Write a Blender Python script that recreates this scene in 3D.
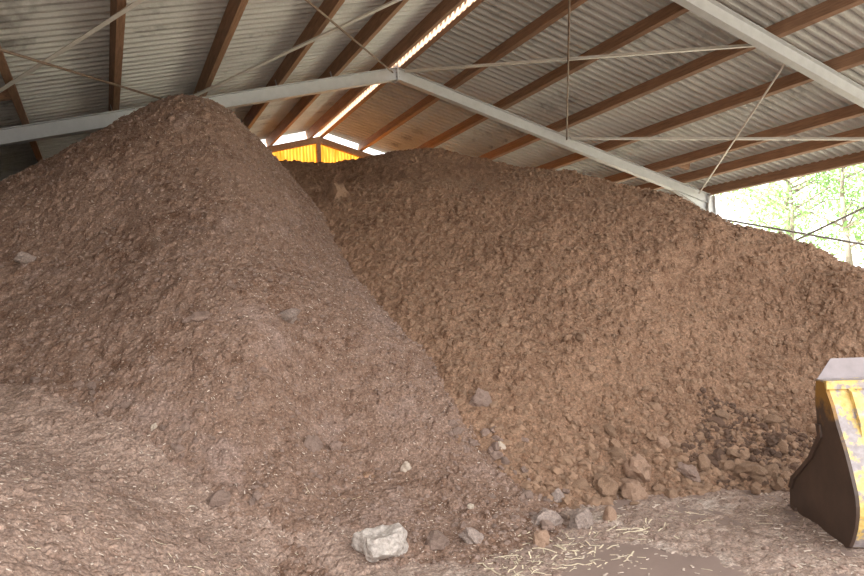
import bpy, bmesh, math, random
import numpy as np
from mathutils import Vector, Matrix

for o in list(bpy.data.objects):
    bpy.data.objects.remove(o)
S = bpy.context.scene
C = S.collection
random.seed(5)
RNG = np.random.default_rng(11)

# ------------------------------------------------------------------ camera
CAM_H = 1.65
YAW, PITCH, ROLL, FPX = -0.458861, 0.0312906, 0.047039, 664.696
def _rot():
    c, s = math.cos, math.sin
    Ry = np.array([[c(ROLL), 0, s(ROLL)], [0, 1, 0], [-s(ROLL), 0, c(ROLL)]])
    Rx = np.array([[1, 0, 0], [0, c(PITCH), -s(PITCH)], [0, s(PITCH), c(PITCH)]])
    Rz = np.array([[c(YAW), -s(YAW), 0], [s(YAW), c(YAW), 0], [0, 0, 1]])
    return Rz @ Rx @ Ry
RC = _rot()
cam_data = bpy.data.cameras.new('camera')
cam = bpy.data.objects.new('camera', cam_data)
C.objects.link(cam)
cam_data.sensor_width = 36.0
cam_data.lens = FPX / 864 * 36
cam_data.clip_end = 500
M4 = Matrix.Identity(4)
for i in range(3):
    M4[i][0] = RC[i, 0]; M4[i][1] = RC[i, 2]; M4[i][2] = -RC[i, 1]
M4[2][3] = CAM_H
cam.matrix_world = M4
S.camera = cam

# ------------------------------------------------------------------ world, sun, exposure
W = bpy.data.worlds.new('sky'); S.world = W
W.use_nodes = True
bg = W.node_tree.nodes['Background']
bg.inputs['Color'].default_value = (0.96, 0.98, 1.0, 1)
bg.inputs['Strength'].default_value = 1.0
sun_data = bpy.data.lights.new('sun', 'SUN')
sun = bpy.data.objects.new('sun', sun_data); C.objects.link(sun)
sun_data.energy = 7.0
sun_data.angle = math.radians(1.0)
sun_data.color = (1.0, 0.93, 0.82)
sun.location = (-10, 5, 20)
sun.rotation_euler = Vector((1, -0.22, -1.25)).to_track_quat('-Z', 'Y').to_euler()
S.view_settings.view_transform = 'Standard'
S.view_settings.look = 'None'
S.view_settings.gamma = 1.0
S.view_settings.use_curve_mapping = False
S.view_settings.exposure = 2.05

# ------------------------------------------------------------------ survey helpers
def ray(px, py):
    return RC @ np.array([(px - 432) / FPX, 1.0, -(py - 288) / FPX])
def at_dist(px, py, d):
    """point in the direction seen at (px, py), d metres away over the ground"""
    r = ray(px, py); r = r / math.hypot(r[0], r[1])
    return np.array([r[0] * d, r[1] * d, CAM_H + r[2] * d])
def on_floor(px, py):
    r = ray(px, py); k = -CAM_H / r[2]
    return np.array([r[0] * k, r[1] * k, 0.0])

# ------------------------------------------------------------------ object helpers
def tag(o, label=None, cat=None, group=None, kind=None):
    if label: o['label'] = label
    if cat: o['category'] = cat
    if group: o['group'] = group
    if kind: o['kind'] = kind
    return o
def empty(name, loc=(0, 0, 0)):
    o = bpy.data.objects.new(name, None); C.objects.link(o); o.location = loc
    o.empty_display_size = 0.2
    return o
def link(name, me, mat=None, parent=None, loc=None):
    o = bpy.data.objects.new(name, me); C.objects.link(o)
    if mat and not me.materials: me.materials.append(mat)
    if parent:
        o.parent = parent
        o.matrix_parent_inverse = Matrix.Translation(parent.location).inverted() if parent.type == 'EMPTY' else Matrix.Identity(4)
    if loc is not None: o.location = loc
    return o
def mesh(name, verts, faces, smooth=False):
    me = bpy.data.meshes.new(name)
    me.from_pydata([tuple(map(float, v)) for v in verts], [], faces)
    me.update()
    if smooth: me.shade_smooth()
    return me
def bm_mesh(name, bm, smooth=False):
    bmesh.ops.recalc_face_normals(bm, faces=bm.faces[:])
    me = bpy.data.meshes.new(name); bm.to_mesh(me); bm.free()
    if smooth: me.shade_smooth()
    return me
def np_mesh(name, V, F, smooth=True):
    """V (n,3), F (m,3|4)"""
    me = bpy.data.meshes.new(name)
    V = np.asarray(V, np.float32); F = np.asarray(F, np.int32)
    k = F.shape[1]
    me.vertices.add(len(V)); me.vertices.foreach_set('co', V.ravel())
    me.loops.add(F.size); me.loops.foreach_set('vertex_index', F.ravel())
    me.polygons.add(len(F))
    me.polygons.foreach_set('loop_start', np.arange(0, F.size, k, dtype=np.int32))
    me.polygons.foreach_set('use_smooth', np.full(len(F), smooth))
    me.update(calc_edges=True)
    me.validate()
    return me
def add_prism(bm, pts_a, pts_b):
    """closed solid between two equal rings"""
    a = [bm.verts.new(p) for p in pts_a]; b = [bm.verts.new(p) for p in pts_b]
    n = len(a)
    bm.faces.new(a); bm.faces.new(b[::-1])
    for i in range(n):
        bm.faces.new((a[i], b[i], b[(i + 1) % n], a[(i + 1) % n]))
def add_box(bm, x0, x1, y0, y1, z0, z1):
    add_prism(bm, [(x0, y0, z0), (x1, y0, z0), (x1, y1, z0), (x0, y1, z0)],
              [(x0, y0, z1), (x1, y0, z1), (x1, y1, z1), (x0, y1, z1)])
def add_tube(bm, p0, p1, r0, r1=None, n=10):
    p0 = Vector(p0); p1 = Vector(p1); r1 = r0 if r1 is None else r1
    d = (p1 - p0).normalized()
    a = d.orthogonal().normalized(); b = d.cross(a)
    ra = [p0 + (a * math.cos(t) + b * math.sin(t)) * r0 for t in [2 * math.pi * i / n for i in range(n)]]
    rb = [p1 + (a * math.cos(t) + b * math.sin(t)) * r1 for t in [2 * math.pi * i / n for i in range(n)]]
    add_prism(bm, ra, rb)

# ------------------------------------------------------------------ materials
def new_mat(name):
    m = bpy.data.materials.new(name); m.use_nodes = True
    nt = m.node_tree
    return m, nt, nt.nodes['Principled BSDF']
def N(nt, kind, **kw):
    n = nt.nodes.new(kind)
    for k, v in kw.items():
        if k in n.inputs: n.inputs[k].default_value = v
        else: setattr(n, k, v)
    return n
def L(nt, a, b): nt.links.new(a, b)
def noise(nt, vec, scale, detail=4, rough=0.6):
    n = N(nt, 'ShaderNodeTexNoise'); n.inputs['Scale'].default_value = scale
    n.inputs['Detail'].default_value = detail; n.inputs['Roughness'].default_value = rough
    L(nt, vec, n.inputs['Vector']); return n.outputs['Fac']
def ramp(nt, fac, stops):
    r = N(nt, 'ShaderNodeValToRGB'); e = r.color_ramp.elements
    while len(e) < len(stops): e.new(0.5)
    for i, (p, c) in enumerate(stops):
        e[i].position = p; e[i].color = (*c, 1) if len(c) == 3 else c
    L(nt, fac, r.inputs['Fac']); return r.outputs['Color']
def mix(nt, fac, a, b, mode='MIX'):
    m = N(nt, 'ShaderNodeMix', data_type='RGBA', blend_type=mode)
    for s, v in ((0, fac), (6, a), (7, b)):
        if isinstance(v, (int, float)): m.inputs[s].default_value = v
        elif isinstance(v, tuple): m.inputs[s].default_value = (*v, 1) if len(v) == 3 else v
        else: L(nt, v, m.inputs[s])
    return m.outputs[2]
def bump(nt, bsdf, h, strength, dist):
    b = N(nt, 'ShaderNodeBump'); b.inputs['Strength'].default_value = strength
    b.inputs['Distance'].default_value = dist
    L(nt, h, b.inputs['Height']); L(nt, b.outputs['Normal'], bsdf.inputs['Normal'])
def coords(nt, kind='Object'):
    return N(nt, 'ShaderNodeTexCoord').outputs[kind]

def soil_mat(name, dark, mid, light, fleck, fleck_amt=0.66, patch=None, bumpd=0.011):
    m, nt, b = new_mat(name)
    co = coords(nt)
    big = noise(nt, co, 0.9, 5, 0.6)
    med = noise(nt, co, 9, 6, 0.7)
    fin = noise(nt, co, 55, 4, 0.7)
    c = mix(nt, ramp(nt, big, [(0.35, (0, 0, 0)), (0.65, (1, 1, 1))]), dark, mid)
    c = mix(nt, ramp(nt, med, [(0.38, (0, 0, 0)), (0.68, (1, 1, 1))]), c, light)
    if patch:
        p = noise(nt, co, 1.7, 5, 0.65)
        c = mix(nt, ramp(nt, p, [(0.56, (0, 0, 0)), (0.68, (0.8, 0.8, 0.8))]), c, patch)
    c = mix(nt, 0.75, c, ramp(nt, fin, [(0.28, (0.22, 0.20, 0.19)), (0.5, (0.9, 0.9, 0.9)), (0.72, (1.7, 1.65, 1.6))]), 'MULTIPLY')
    f2 = noise(nt, co, 75, 2, 0.5)
    c = mix(nt, ramp(nt, f2, [(fleck_amt, (0, 0, 0)), (fleck_amt + 0.05, (0.85, 0.85, 0.85))]), c, fleck)
    L(nt, c, b.inputs['Base Color'])
    b.inputs['Roughness'].default_value = 0.95
    b.inputs['Specular IOR Level'].default_value = 0.15
    def grain(scale):
        v = N(nt, 'ShaderNodeTexVoronoi'); v.inputs['Scale'].default_value = scale
        L(nt, co, v.inputs['Vector']); return v.outputs['Distance']
    h1 = N(nt, 'ShaderNodeMath', operation='MULTIPLY_ADD'); h1.inputs[1].default_value = -1.0; h1.inputs[2].default_value = 1.0
    L(nt, grain(24), h1.inputs[0])
    h2 = N(nt, 'ShaderNodeMath', operation='MULTIPLY_ADD'); h2.inputs[1].default_value = -0.5
    L(nt, grain(58), h2.inputs[0]); L(nt, h1.outputs[0], h2.inputs[2])
    bump(nt, b, h2.outputs[0], 1.0, bumpd)
    return m
def plain_mat(name, col, rough=0.6, var=0.25, scale=8, metal=0.0, stretch=None, bumpd=0.0, per_object=0.0):
    m, nt, b = new_mat(name)
    co = coords(nt)
    if stretch:
        mp = N(nt, 'ShaderNodeMapping'); mp.inputs['Scale'].default_value = stretch
        L(nt, co, mp.inputs['Vector']); co = mp.outputs['Vector']
    n = noise(nt, co, scale, 5, 0.65)
    lo = tuple(c * (1 - var) for c in col); hi = tuple(min(1, c * (1 + var)) for c in col)
    c = ramp(nt, n, [(0.3, lo), (0.7, hi)])
    if per_object:
        oi = N(nt, 'ShaderNodeObjectInfo')
        mr = N(nt, 'ShaderNodeMapRange'); mr.inputs['To Min'].default_value = 1 - per_object; mr.inputs['To Max'].default_value = 1 + per_object
        L(nt, oi.outputs['Random'], mr.inputs['Value'])
        c = mix(nt, 1.0, c, mr.outputs[0], 'MULTIPLY')
    L(nt, c, b.inputs['Base Color'])
    b.inputs['Roughness'].default_value = rough; b.inputs['Metallic'].default_value = metal
    if bumpd: bump(nt, b, n, 0.6, bumpd)
    return m

MAT = {}
MAT['soil_grey'] = soil_mat('grey_brown_compost', (0.148, 0.082, 0.053), (0.236, 0.149, 0.108), (0.300, 0.201, 0.153), (0.60, 0.49, 0.40), 0.66, (0.31, 0.216, 0.176))
MAT['soil_brown'] = soil_mat('brown_compost', (0.165, 0.090, 0.055), (0.260, 0.152, 0.096), (0.330, 0.206, 0.136), (0.46, 0.335, 0.23), 0.72)
MAT['soil_pale'] = soil_mat('pale_compost', (0.235, 0.150, 0.110), (0.315, 0.215, 0.166), (0.385, 0.277, 0.220), (0.60, 0.49, 0.40), 0.665)
MAT['dirt'] = soil_mat('floor_dirt', (0.23, 0.155, 0.12), (0.33, 0.235, 0.185), (0.42, 0.32, 0.26), (0.62, 0.52, 0.44), 0.66, (0.52, 0.43, 0.365), bumpd=0.006)
MAT['clod_brown'] = plain_mat('brown_clod', (0.278, 0.171, 0.108), 0.95, 0.3, 14, bumpd=0.02, per_object=0.18)
MAT['clod_grey'] = plain_mat('grey_clod', (0.262, 0.178, 0.139), 0.95, 0.3, 14, bumpd=0.02, per_object=0.18)
MAT['stone_white'] = plain_mat('pale_stone', (0.45, 0.385, 0.335), 0.85, 0.35, 9, bumpd=0.02)
MAT['stone_grey'] = plain_mat('grey_stone', (0.30, 0.228, 0.19), 0.9, 0.4, 9, bumpd=0.02)
MAT['stone_orange'] = plain_mat('tan_clod', (0.325, 0.205, 0.138), 0.9, 0.2, 12, bumpd=0.015)
MAT['stone_cream'] = plain_mat('cream_stone', (0.52, 0.42, 0.33), 0.9, 0.15, 12, bumpd=0.01)
MAT['clod_dark'] = plain_mat('damp_shaded_clod', (0.130, 0.073, 0.046), 0.9, 0.3, 14, bumpd=0.02, per_object=0.3)  # damp compost, with the bucket's shade put into the colour too
MAT['straw_bright'] = plain_mat('bright_straw', (0.72, 0.61, 0.44), 0.7, 0.2, 30, per_object=0.25)
MAT['chip'] = plain_mat('pale_chips', (0.60, 0.49, 0.40), 0.8, 0.3, 60)
MAT['straw'] = plain_mat('straw', (0.56, 0.43, 0.27), 0.7, 0.25, 30, per_object=0.25)
MAT['concrete'] = plain_mat('damp_concrete_floor', (0.27, 0.195, 0.163), 0.55, 0.12, 3, bumpd=0.004)
MAT['wall_concrete'] = plain_mat('wall_concrete', (0.30, 0.29, 0.27), 0.85, 0.2, 2)
MAT['bounce_field'] = plain_mat('pale_bounce_field', (0.55, 0.53, 0.42), 0.95, 0.2, 0.5)  # kept bright for its bounce light; never in view
MAT['ground'] = plain_mat('outside_ground', (0.17, 0.15, 0.125), 0.95, 0.2, 0.5)
def sheet_material():
    m, nt, b = new_mat('fibre_cement_sheet')
    co = coords(nt)
    mp = N(nt, 'ShaderNodeMapping'); mp.inputs['Scale'].default_value = (0.8, 0.8, 0.8); L(nt, co, mp.inputs['Vector'])
    oi = N(nt, 'ShaderNodeObjectInfo')
    ad = N(nt, 'ShaderNodeVectorMath', operation='ADD'); L(nt, mp.outputs[0], ad.inputs[0])
    ml = N(nt, 'ShaderNodeVectorMath', operation='SCALE'); ml.inputs['Scale'].default_value = 0.3; L(nt, oi.outputs['Location'], ml.inputs[0]); L(nt, ml.outputs[0], ad.inputs[1])
    n = noise(nt, ad.outputs[0], 1.3, 6, 0.65); f = noise(nt, co, 40, 3)
    c = ramp(nt, n, [(0.28, (0.25, 0.24, 0.23)), (0.40, (0.53, 0.525, 0.505)), (0.7, (0.64, 0.635, 0.615))])
    c = mix(nt, 0.25, c, ramp(nt, f, [(0.3, (0.6, 0.6, 0.6)), (0.7, (1.1, 1.1, 1.1))]), 'MULTIPLY')
    L(nt, c, b.inputs['Base Color']); b.inputs['Roughness'].default_value = 0.85
    return m
MAT['sheet'] = sheet_material()
MAT['timber'] = plain_mat('brown_timber', (0.30, 0.172, 0.104), 0.75, 0.3, 5, stretch=(6, 0.6, 6), per_object=0.1)
MAT['steel'] = plain_mat('grey_painted_steel', (0.50, 0.505, 0.51), 0.5, 0.08, 6)
MAT['steel_dark'] = plain_mat('dirty_steel', (0.33, 0.30, 0.27), 0.6, 0.25, 12)
MAT['rod'] = plain_mat('pale_brace_steel', (0.66, 0.63, 0.58), 0.5, 0.12, 10)
MAT['rod_dark'] = plain_mat('rusty_rod', (0.20, 0.14, 0.10), 0.6, 0.25, 14)
MAT['bark'] = plain_mat('bark', (0.17, 0.145, 0.12), 0.9, 0.3, 6)
MAT['cladding'] = plain_mat('dark_cladding', (0.10, 0.095, 0.10), 0.7, 0.2, 3)
def leaf_mat():
    m, nt, b = new_mat('leaf')
    co = coords(nt)
    c = ramp(nt, noise(nt, co, 1.2, 3), [(0.3, (0.11, 0.22, 0.06)), (0.7, (0.25, 0.38, 0.15))])
    L(nt, c, b.inputs['Base Color']); b.inputs['Roughness'].default_value = 0.5
    tr = N(nt, 'ShaderNodeBsdfTranslucent'); L(nt, c, tr.inputs['Color'])
    ms = N(nt, 'ShaderNodeMixShader'); ms.inputs[0].default_value = 0.45
    L(nt, b.outputs[0], ms.inputs[1]); L(nt, tr.outputs[0], ms.inputs[2])
    L(nt, ms.outputs[0], nt.nodes['Material Output'].inputs['Surface'])
    return m
MAT['leaf'] = leaf_mat()
def yellow_sheet():
    m, nt, b = new_mat('yellow_translucent_sheet')
    co = coords(nt)
    mp = N(nt, 'ShaderNodeMapping'); mp.inputs['Scale'].default_value = (9, 1, 0.7)
    L(nt, co, mp.inputs['Vector'])
    c = ramp(nt, noise(nt, mp.outputs[0], 2, 3), [(0.3, (0.85, 0.47, 0.10)), (0.7, (0.96, 0.66, 0.26))])
    L(nt, c, b.inputs['Base Color']); b.inputs['Roughness'].default_value = 0.4
    tr = N(nt, 'ShaderNodeBsdfTranslucent'); L(nt, c, tr.inputs['Color'])
    ms = N(nt, 'ShaderNodeMixShader'); ms.inputs[0].default_value = 0.8
    L(nt, b.outputs[0], ms.inputs[1]); L(nt, tr.outputs[0], ms.inputs[2])
    L(nt, ms.outputs[0], nt.nodes['Material Output'].inputs['Surface'])
    return m
MAT['yellow_sheet'] = yellow_sheet()
def bucket_mats():
    m, nt, b = new_mat('worn_yellow_paint')
    co = coords(nt)
    n = noise(nt, co, 4.5, 8, 0.68)
    f = ramp(nt, n, [(0.48, (0, 0, 0)), (0.52, (1, 1, 1))])
    n2 = noise(nt, co, 30, 4)
    y = ramp(nt, n2, [(0.3, (0.62, 0.40, 0.09)), (0.7, (0.80, 0.60, 0.24))])
    g = ramp(nt, n2, [(0.3, (0.27, 0.225, 0.22)), (0.7, (0.40, 0.345, 0.335))])
    L(nt, mix(nt, f, y, g), b.inputs['Base Color'])
    b.inputs['Roughness'].default_value = 0.45
    MAT['bucket_yellow'] = m
    m, nt, b = new_mat('rusty_dark_plate')
    co = coords(nt)
    n = noise(nt, co, 3.5, 6, 0.65)
    sx = N(nt, 'ShaderNodeSeparateXYZ'); L(nt, co, sx.inputs[0])
    ad = N(nt, 'ShaderNodeMath', operation='MULTIPLY_ADD'); ad.inputs[1].default_value = 0.45; ad.inputs[2].default_value = -0.22
    L(nt, sx.outputs['Z'], ad.inputs[0])
    a2 = N(nt, 'ShaderNodeMath', operation='ADD'); L(nt, ad.outputs[0], a2.inputs[0]); L(nt, n, a2.inputs[1])
    # old paint left only high on the cheek plate, rubbed bare lower down
    f = ramp(nt, a2.outputs[0], [(0.62, (0, 0, 0)), (0.74, (1, 1, 1))])
    base = ramp(nt, n, [(0.3, (0.055, 0.033, 0.024)), (0.7, (0.10, 0.060, 0.042))])
    L(nt, mix(nt, f, base, (0.32, 0.16, 0.03)), b.inputs['Base Color'])
    b.inputs['Roughness'].default_value = 0.55
    MAT['bucket_dark'] = m
    MAT['bucket_grey'] = plain_mat('worn_grey_plate', (0.27, 0.222, 0.22), 0.5, 0.12, 10)
bucket_mats()

# ------------------------------------------------------------------ shed geometry
XR, ZR = 5.366, 6.244            # ridge line, underside of the rafters at the apex
SL = 0.26323
TH = math.atan(SL); CT, ST = math.cos(TH), math.sin(TH)
RAFTER_D, PURLIN_D, PURLIN_W = 0.24, 0.22, 0.10
Y_FRONT, Y_NEAR, Y_FAR, Y_GABLE = 1.08, 6.54, 12.0, 17.46
Y0, Y1 = 0.55, 17.75             # roof ends
HALF = 8.60
def SP(s, a, n, y):
    """point on a roof slope: a down the slope, n above the rafters' underside"""
    return (XR + s * (a * CT + n * ST), y, ZR - a * ST + n * CT)
def a_of(xo, n):                 # horizontal offset from ridge -> distance down the slope
    return (xo - n * ST) / CT

# floor and ground
me = mesh('bounce_field', [(15.2, -70, -0.04), (90, -70, -0.04), (90, 90, -0.04), (15.2, 90, -0.04)], [(0, 1, 2, 3)])  # unseen pale strip, added to bounce sun onto the roof underside
tag(link('bounce_field', me, MAT['bounce_field']), 'unseen pale field under the trees, added for bounce light', kind='structure')
me = mesh('ground', [(-70, -70, -0.04), (15.2, -70, -0.04), (15.2, 90, -0.04), (-70, 90, -0.04)], [(0, 1, 2, 3)])  # unseen yard, toned dark so little light bounces up from the front
tag(link('ground', me, MAT['ground']), 'unseen yard around the open shed, kept dark to curb bounce light', kind='structure')
bm = bmesh.new(); add_box(bm, -3.4, 14.3, 0.2, 17.8, -0.3, 0.0)
tag(link('floor', bm_mesh('floor', bm), MAT['concrete']), 'damp brown concrete floor of the shed', kind='structure')

# roof sheets
def sstep(t):
    t = min(1.0, max(0.0, t)); return t * t * (3 - 2 * t)
def sheet_mesh(name, s, length, lap=0.06):
    P = 0.177; nc = 6; per = 16
    ys = np.linspace(0, P * nc + lap, nc * per + 4)
    V = []; F = []
    n = len(ys)
    for top in (0, 1):
        for a in (0, length):
            for y in ys:
                nn = 0.078 * sstep((0.5 + 0.5 * math.cos(2 * math.pi * y / P) - 0.22) / 0.50) + top * 0.007
                V.append((s * (a * CT + nn * ST), y, -a * ST + nn * CT))
    idx = lambda t, a, i: (t * 2 + a) * n + i
    for i in range(n - 1):
        F.append((idx(0, 0, i), idx(0, 1, i), idx(0, 1, i + 1), idx(0, 0, i + 1)))
        F.append((idx(1, 0, i + 1), idx(1, 1, i + 1), idx(1, 1, i), idx(1, 0, i)))
        F.append((idx(0, 0, i), idx(0, 0, i + 1), idx(1, 0, i + 1), idx(1, 0, i)))
        F.append((idx(0, 1, i + 1), idx(0, 1, i), idx(1, 1, i), idx(1, 1, i + 1)))
    for i in (0, n - 1):
        F.append((idx(0, 0, i), idx(1, 0, i), idx(1, 1, i), idx(0, 1, i)))
    me = mesh(name, V, F)
    return me
ceiling = empty('ceiling', (XR, 9, ZR))
tag(ceiling, 'corrugated grey roof sheeting over the heaps', kind='structure')
NB = RAFTER_D + PURLIN_D
for s in (-1, 1):
    a_top = a_of(0.145 if s < 0 else -0.045, NB + 0.03)
    a_mid = a_of(3.72 if s < 0 else 3.83, NB) - 0.05
    a_end = a_of(8.85, NB)
    m_hi = sheet_mesh('roof_sheet', s, a_mid + 0.12 - a_top)
    m_lo = sheet_mesh('roof_sheet', s, a_end - a_mid)
    y = Y0
    while y < Y1 - 0.5:
        for me, a, lift in ((m_hi, a_top, 0.009), (m_lo, a_mid, 0.0)):
            o = link('roof_sheet', me, MAT['sheet'], ceiling)
            o.location = SP(s, a, NB + lift, y)
        y += 0.177 * 6

# purlins
ORD = ['first', 'second', 'third', 'fourth', 'fifth', 'sixth', 'seventh']
def purlin(s, xo, label, name='timber_purlin', width=PURLIN_W, depth=PURLIN_D, y0=Y0 + 0.1, y1=Y1 - 0.1):
    a = a_of(xo, RAFTER_D)
    b = 0.004
    ring = [(-width / 2, b), (-width / 2 + b, 0), (width / 2 - b, 0), (width / 2, b), (width / 2, depth), (-width / 2, depth)]
    org = SP(s, a, RAFTER_D, (y0 + y1) / 2)
    def q(y):
        return [tuple(np.array(SP(s, a + da, RAFTER_D + dn, y)) - np.array(org)) for da, dn in ring]
    bm = bmesh.new(); add_prism(bm, q(y0), q(y1))
    o = link(name, bm_mesh(name, bm), MAT['timber'], None, org)
    return tag(o, label, 'purlin', 'timber purlins under the roof sheets')
purlin(-1, 0.20, 'dark timber ridge purlin edging the open slit at the roof ridge')
purlin(1, 0.085, 'sunlit timber ridge purlin catching daylight from the ridge slit', )
for i, xo in enumerate((1.30, 2.36, 3.72, 5.10, 6.38, 7.65)):
    purlin(-1, xo, '%s brown timber purlin down from the ridge, on the slope over the tall greyish heap' % ORD[i])
LR = (1.22, 2.42, 3.83, 5.20, 6.73, 7.62)
for i, xo in enumerate(LR):
    purlin(1, xo, '%s brown timber purlin down from the ridge, on the slope by the open tree side' % ORD[i])
purlin(1, 8.62, 'brown timber eave beam along the open side before the trees', 'eave_beam', 0.09, 0.24)
purlin(-1, 8.62, 'timber eave beam above the concrete side wall', 'eave_beam', 0.09, 0.24)
# short timber struts between purlins
def strut(s, x0, x1, y, label):
    a0, a1 = a_of(x0, .3), a_of(x1, .3)
    bm = bmesh.new()
    org = np.array(SP(s, (a0 + a1) / 2, 0.3, y))
    def q(a): return [tuple(np.array(SP(s, a, n, y + dy)) - org) for n, dy in ((0.27, -.05), (0.27, .05), (0.43, .05), (0.43, -.05))]
    add_prism(bm, q(a0), q(a1))
    tag(link('timber_strut', bm_mesh('timber_strut', bm), MAT['timber'], None, tuple(org)), label, 'strut')
strut(1, 6.79, 7.12, 11.3, 'short brown timber block fixed against a purlin near the steel eave joint')
strut(-1, 6.44, 7.59, 10.7, 'short brown timber strut between the lowest purlins over the greyish heap')

# portal frames
def ibeam_ring(h, b, tf=0.012, tw=0.008):
    # (across, up)
    return [(-b / 2, 0), (b / 2, 0), (b / 2, tf), (tw / 2, tf), (tw / 2, h - tf), (b / 2, h - tf), (b / 2, h), (-b / 2, h),
            (-b / 2, h - tf), (-tw / 2, h - tf), (-tw / 2, tf), (-b / 2, tf)]
def portal(y, label, cleats=True):
    fr = empty('portal_frame', (XR, y, 0))
    tag(fr, label, 'steel frame', 'steel portal frames carrying the roof')
    mt = MAT['steel']
    ring = ibeam_ring(RAFTER_D, 0.13)
    for s in (-1, 1):
        aE = a_of(HALF - 0.12, 0)
        bm = bmesh.new()
        def q(a, ext=0):
            out = []
            for ac, up in ring:
                aa = a if a else (up * ST / CT if False else -up * ST / CT)
                out.append(SP(s, aa, up, y + ac))
            return out
        add_prism(bm, q(0), q(aE))
        link('rafter', bm_mesh('rafter', bm), mt, fr)
        # haunch under the rafter by the column
        bm = bmesh.new()
        a0 = aE - 1.15
        for dy0, dy1, prof in ((-0.004, 0.004, 0), (-0.065, 0.065, 1)):
            if prof == 0:
                pr = [(a0, 0.0), (aE, 0.0), (aE, -0.22)]
            else:
                pr = [(a0, 0.0), (aE, -0.22), (aE, -0.232), (a0, -0.012)]
            add_prism(bm, [SP(s, a, n, y + dy0) for a, n in pr], [SP(s, a, n, y + dy1) for a, n in pr])
        link('haunch', bm_mesh('haunch', bm), mt, fr)
        # column
        xc = XR + s * HALF
        ztop = ZR - SL * (HALF - 0.12) + 0.2
        bm = bmesh.new()
        cr = ibeam_ring(0.26, 0.14, 0.014, 0.009)
        add_prism(bm, [(xc - 0.13 + up, y + ac, 0.02) for ac, up in cr], [(xc - 0.13 + up, y + ac, ztop) for ac, up in cr])
        col = link('column', bm_mesh('column', bm), mt, fr)
        bm = bmesh.new(); add_box(bm, xc - 0.2, xc + 0.2, y - 0.14, y + 0.14, 0, 0.02)
        link('base_plate', bm_mesh('base_plate', bm), MAT['steel_dark'], fr)
        bm = bmesh.new(); add_prism(bm, [SP(s, aE - 0.015, n, y - 0.08) for n in (-0.24, 0.26)] + [SP(s, aE, n, y - 0.08) for n in (0.26, -0.24)],
                                    [SP(s, aE - 0.015, n, y + 0.08) for n in (-0.24, 0.26)] + [SP(s, aE, n, y + 0.08) for n in (0.26, -0.24)])
        link('end_plate', bm_mesh('end_plate', bm), MAT['steel_dark'], fr)
        if cleats:
            xs = (0.20, 1.30, 2.36, 3.72, 5.10, 6.38, 7.65) if s < 0 else (0.12,) + LR
            for xo in xs[1:]:
                a = a_of(xo, RAFTER_D) + PURLIN_W / 2
                bm = bmesh.new()
                add_prism(bm, [SP(s, a + da, n, y - 0.03) for da, n in ((0.001, RAFTER_D), (0.06, RAFTER_D), (0.06, RAFTER_D + .006), (.007, RAFTER_D + .006), (.007, RAFTER_D + .12), (0.001, RAFTER_D + .12))],
                          [SP(s, a + da, n, y + 0.03) for da, n in ((0.001, RAFTER_D), (0.06, RAFTER_D), (0.06, RAFTER_D + .006), (.007, RAFTER_D + .006), (.007, RAFTER_D + .12), (0.001, RAFTER_D + .12))])
                link('purlin_cleat', bm_mesh('purlin_cleat', bm), mt, fr)
    # apex plates and bolts
    for dx in (-0.014, 0.002):
        bm = bmesh.new(); add_box(bm, XR + dx, XR + dx + 0.012, y - 0.085, y + 0.085, ZR - 0.03, ZR + 0.30)
        link('apex_plate', bm_mesh('apex_plate', bm), mt, fr)
    for dy in (-0.05, 0.05):
        for z in (0.05, 0.13, 0.21):
            bm = bmesh.new(); add_tube(bm, (XR - 0.035, y + dy, ZR + z), (XR + 0.035, y + dy, ZR + z), 0.014, n=6)
            link('bolt', bm_mesh('bolt', bm), MAT['steel_dark'], fr)
    return fr
portal(Y_FAR, 'grey steel portal frame whose apex and eave column show above the heaps')
portal(Y_NEAR, 'grey steel portal frame passing overhead in front of the heaps')
portal(Y_FRONT, 'grey steel portal frame at the open front of the shed')

# roof bracing
def roof_pt(xo, n, y):
    s = 1 if xo >= 0 else -1
    return np.array(SP(s, a_of(abs(xo), n), n, y))
def brace(p0, p1, kind, label):
    p0 = Vector(p0); p1 = Vector(p1); c = (p0 + p1) / 2
    bm = bmesh.new()
    if kind == 'angle':
        d = (p1 - p0).normalized(); up = Vector((0, 0, 1)); sd = d.cross(up).normalized(); up = sd.cross(d)
        w, t = 0.06, 0.006
        ring = [(0, 0), (w, 0), (w, t), (t, t), (t, w), (0, w)]
        add_prism(bm, [p0 - c + sd * a + up * b for a, b in ring], [p1 - c + sd * a + up * b for a, b in ring])
        o = link('brace_angle', bm_mesh('brace_angle', bm), MAT['rod'])
    else:
        add_tube(bm, p0 - c, p1 - c, 0.024 if kind == 'wall' else 0.017)
        o = link('brace_rod', bm_mesh('brace_rod', bm, True), MAT[{'dark': 'rod_dark', 'wall': 'steel_dark'}.get(kind, 'rod')])
    o.location = c
    tag(o, label, 'brace', 'diagonal bracing of roof and wall')
ya, yb = Y_FAR - 0.08, Y_NEAR + 0.08
brace(roof_pt(-7.75, .17, ya), roof_pt(-4.15, .17, yb), 'angle', 'pale steel brace crossing beneath the fourth purlin over the greyish heap')
brace(roof_pt(-4.05, .14, ya), roof_pt(-7.6, .14, yb), 'dark', 'thin dull brace rod crossing the lower brace over the greyish heap')
brace(roof_pt(-4.1, .17, ya), roof_pt(-0.1, .17, yb), 'angle', 'long pale steel brace rising from behind the greyish peak towards the ridge')
brace(roof_pt(-0.12, .14, ya), roof_pt(-4.0, .14, yb), 'dark', 'thin dark brace rod running to the frame apex from the slope over the greyish heap')
brace(roof_pt(0.15, .17, ya), roof_pt(3.85, .17, yb), 'angle', 'long pale steel brace running from the frame apex towards the open tree side')
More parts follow.
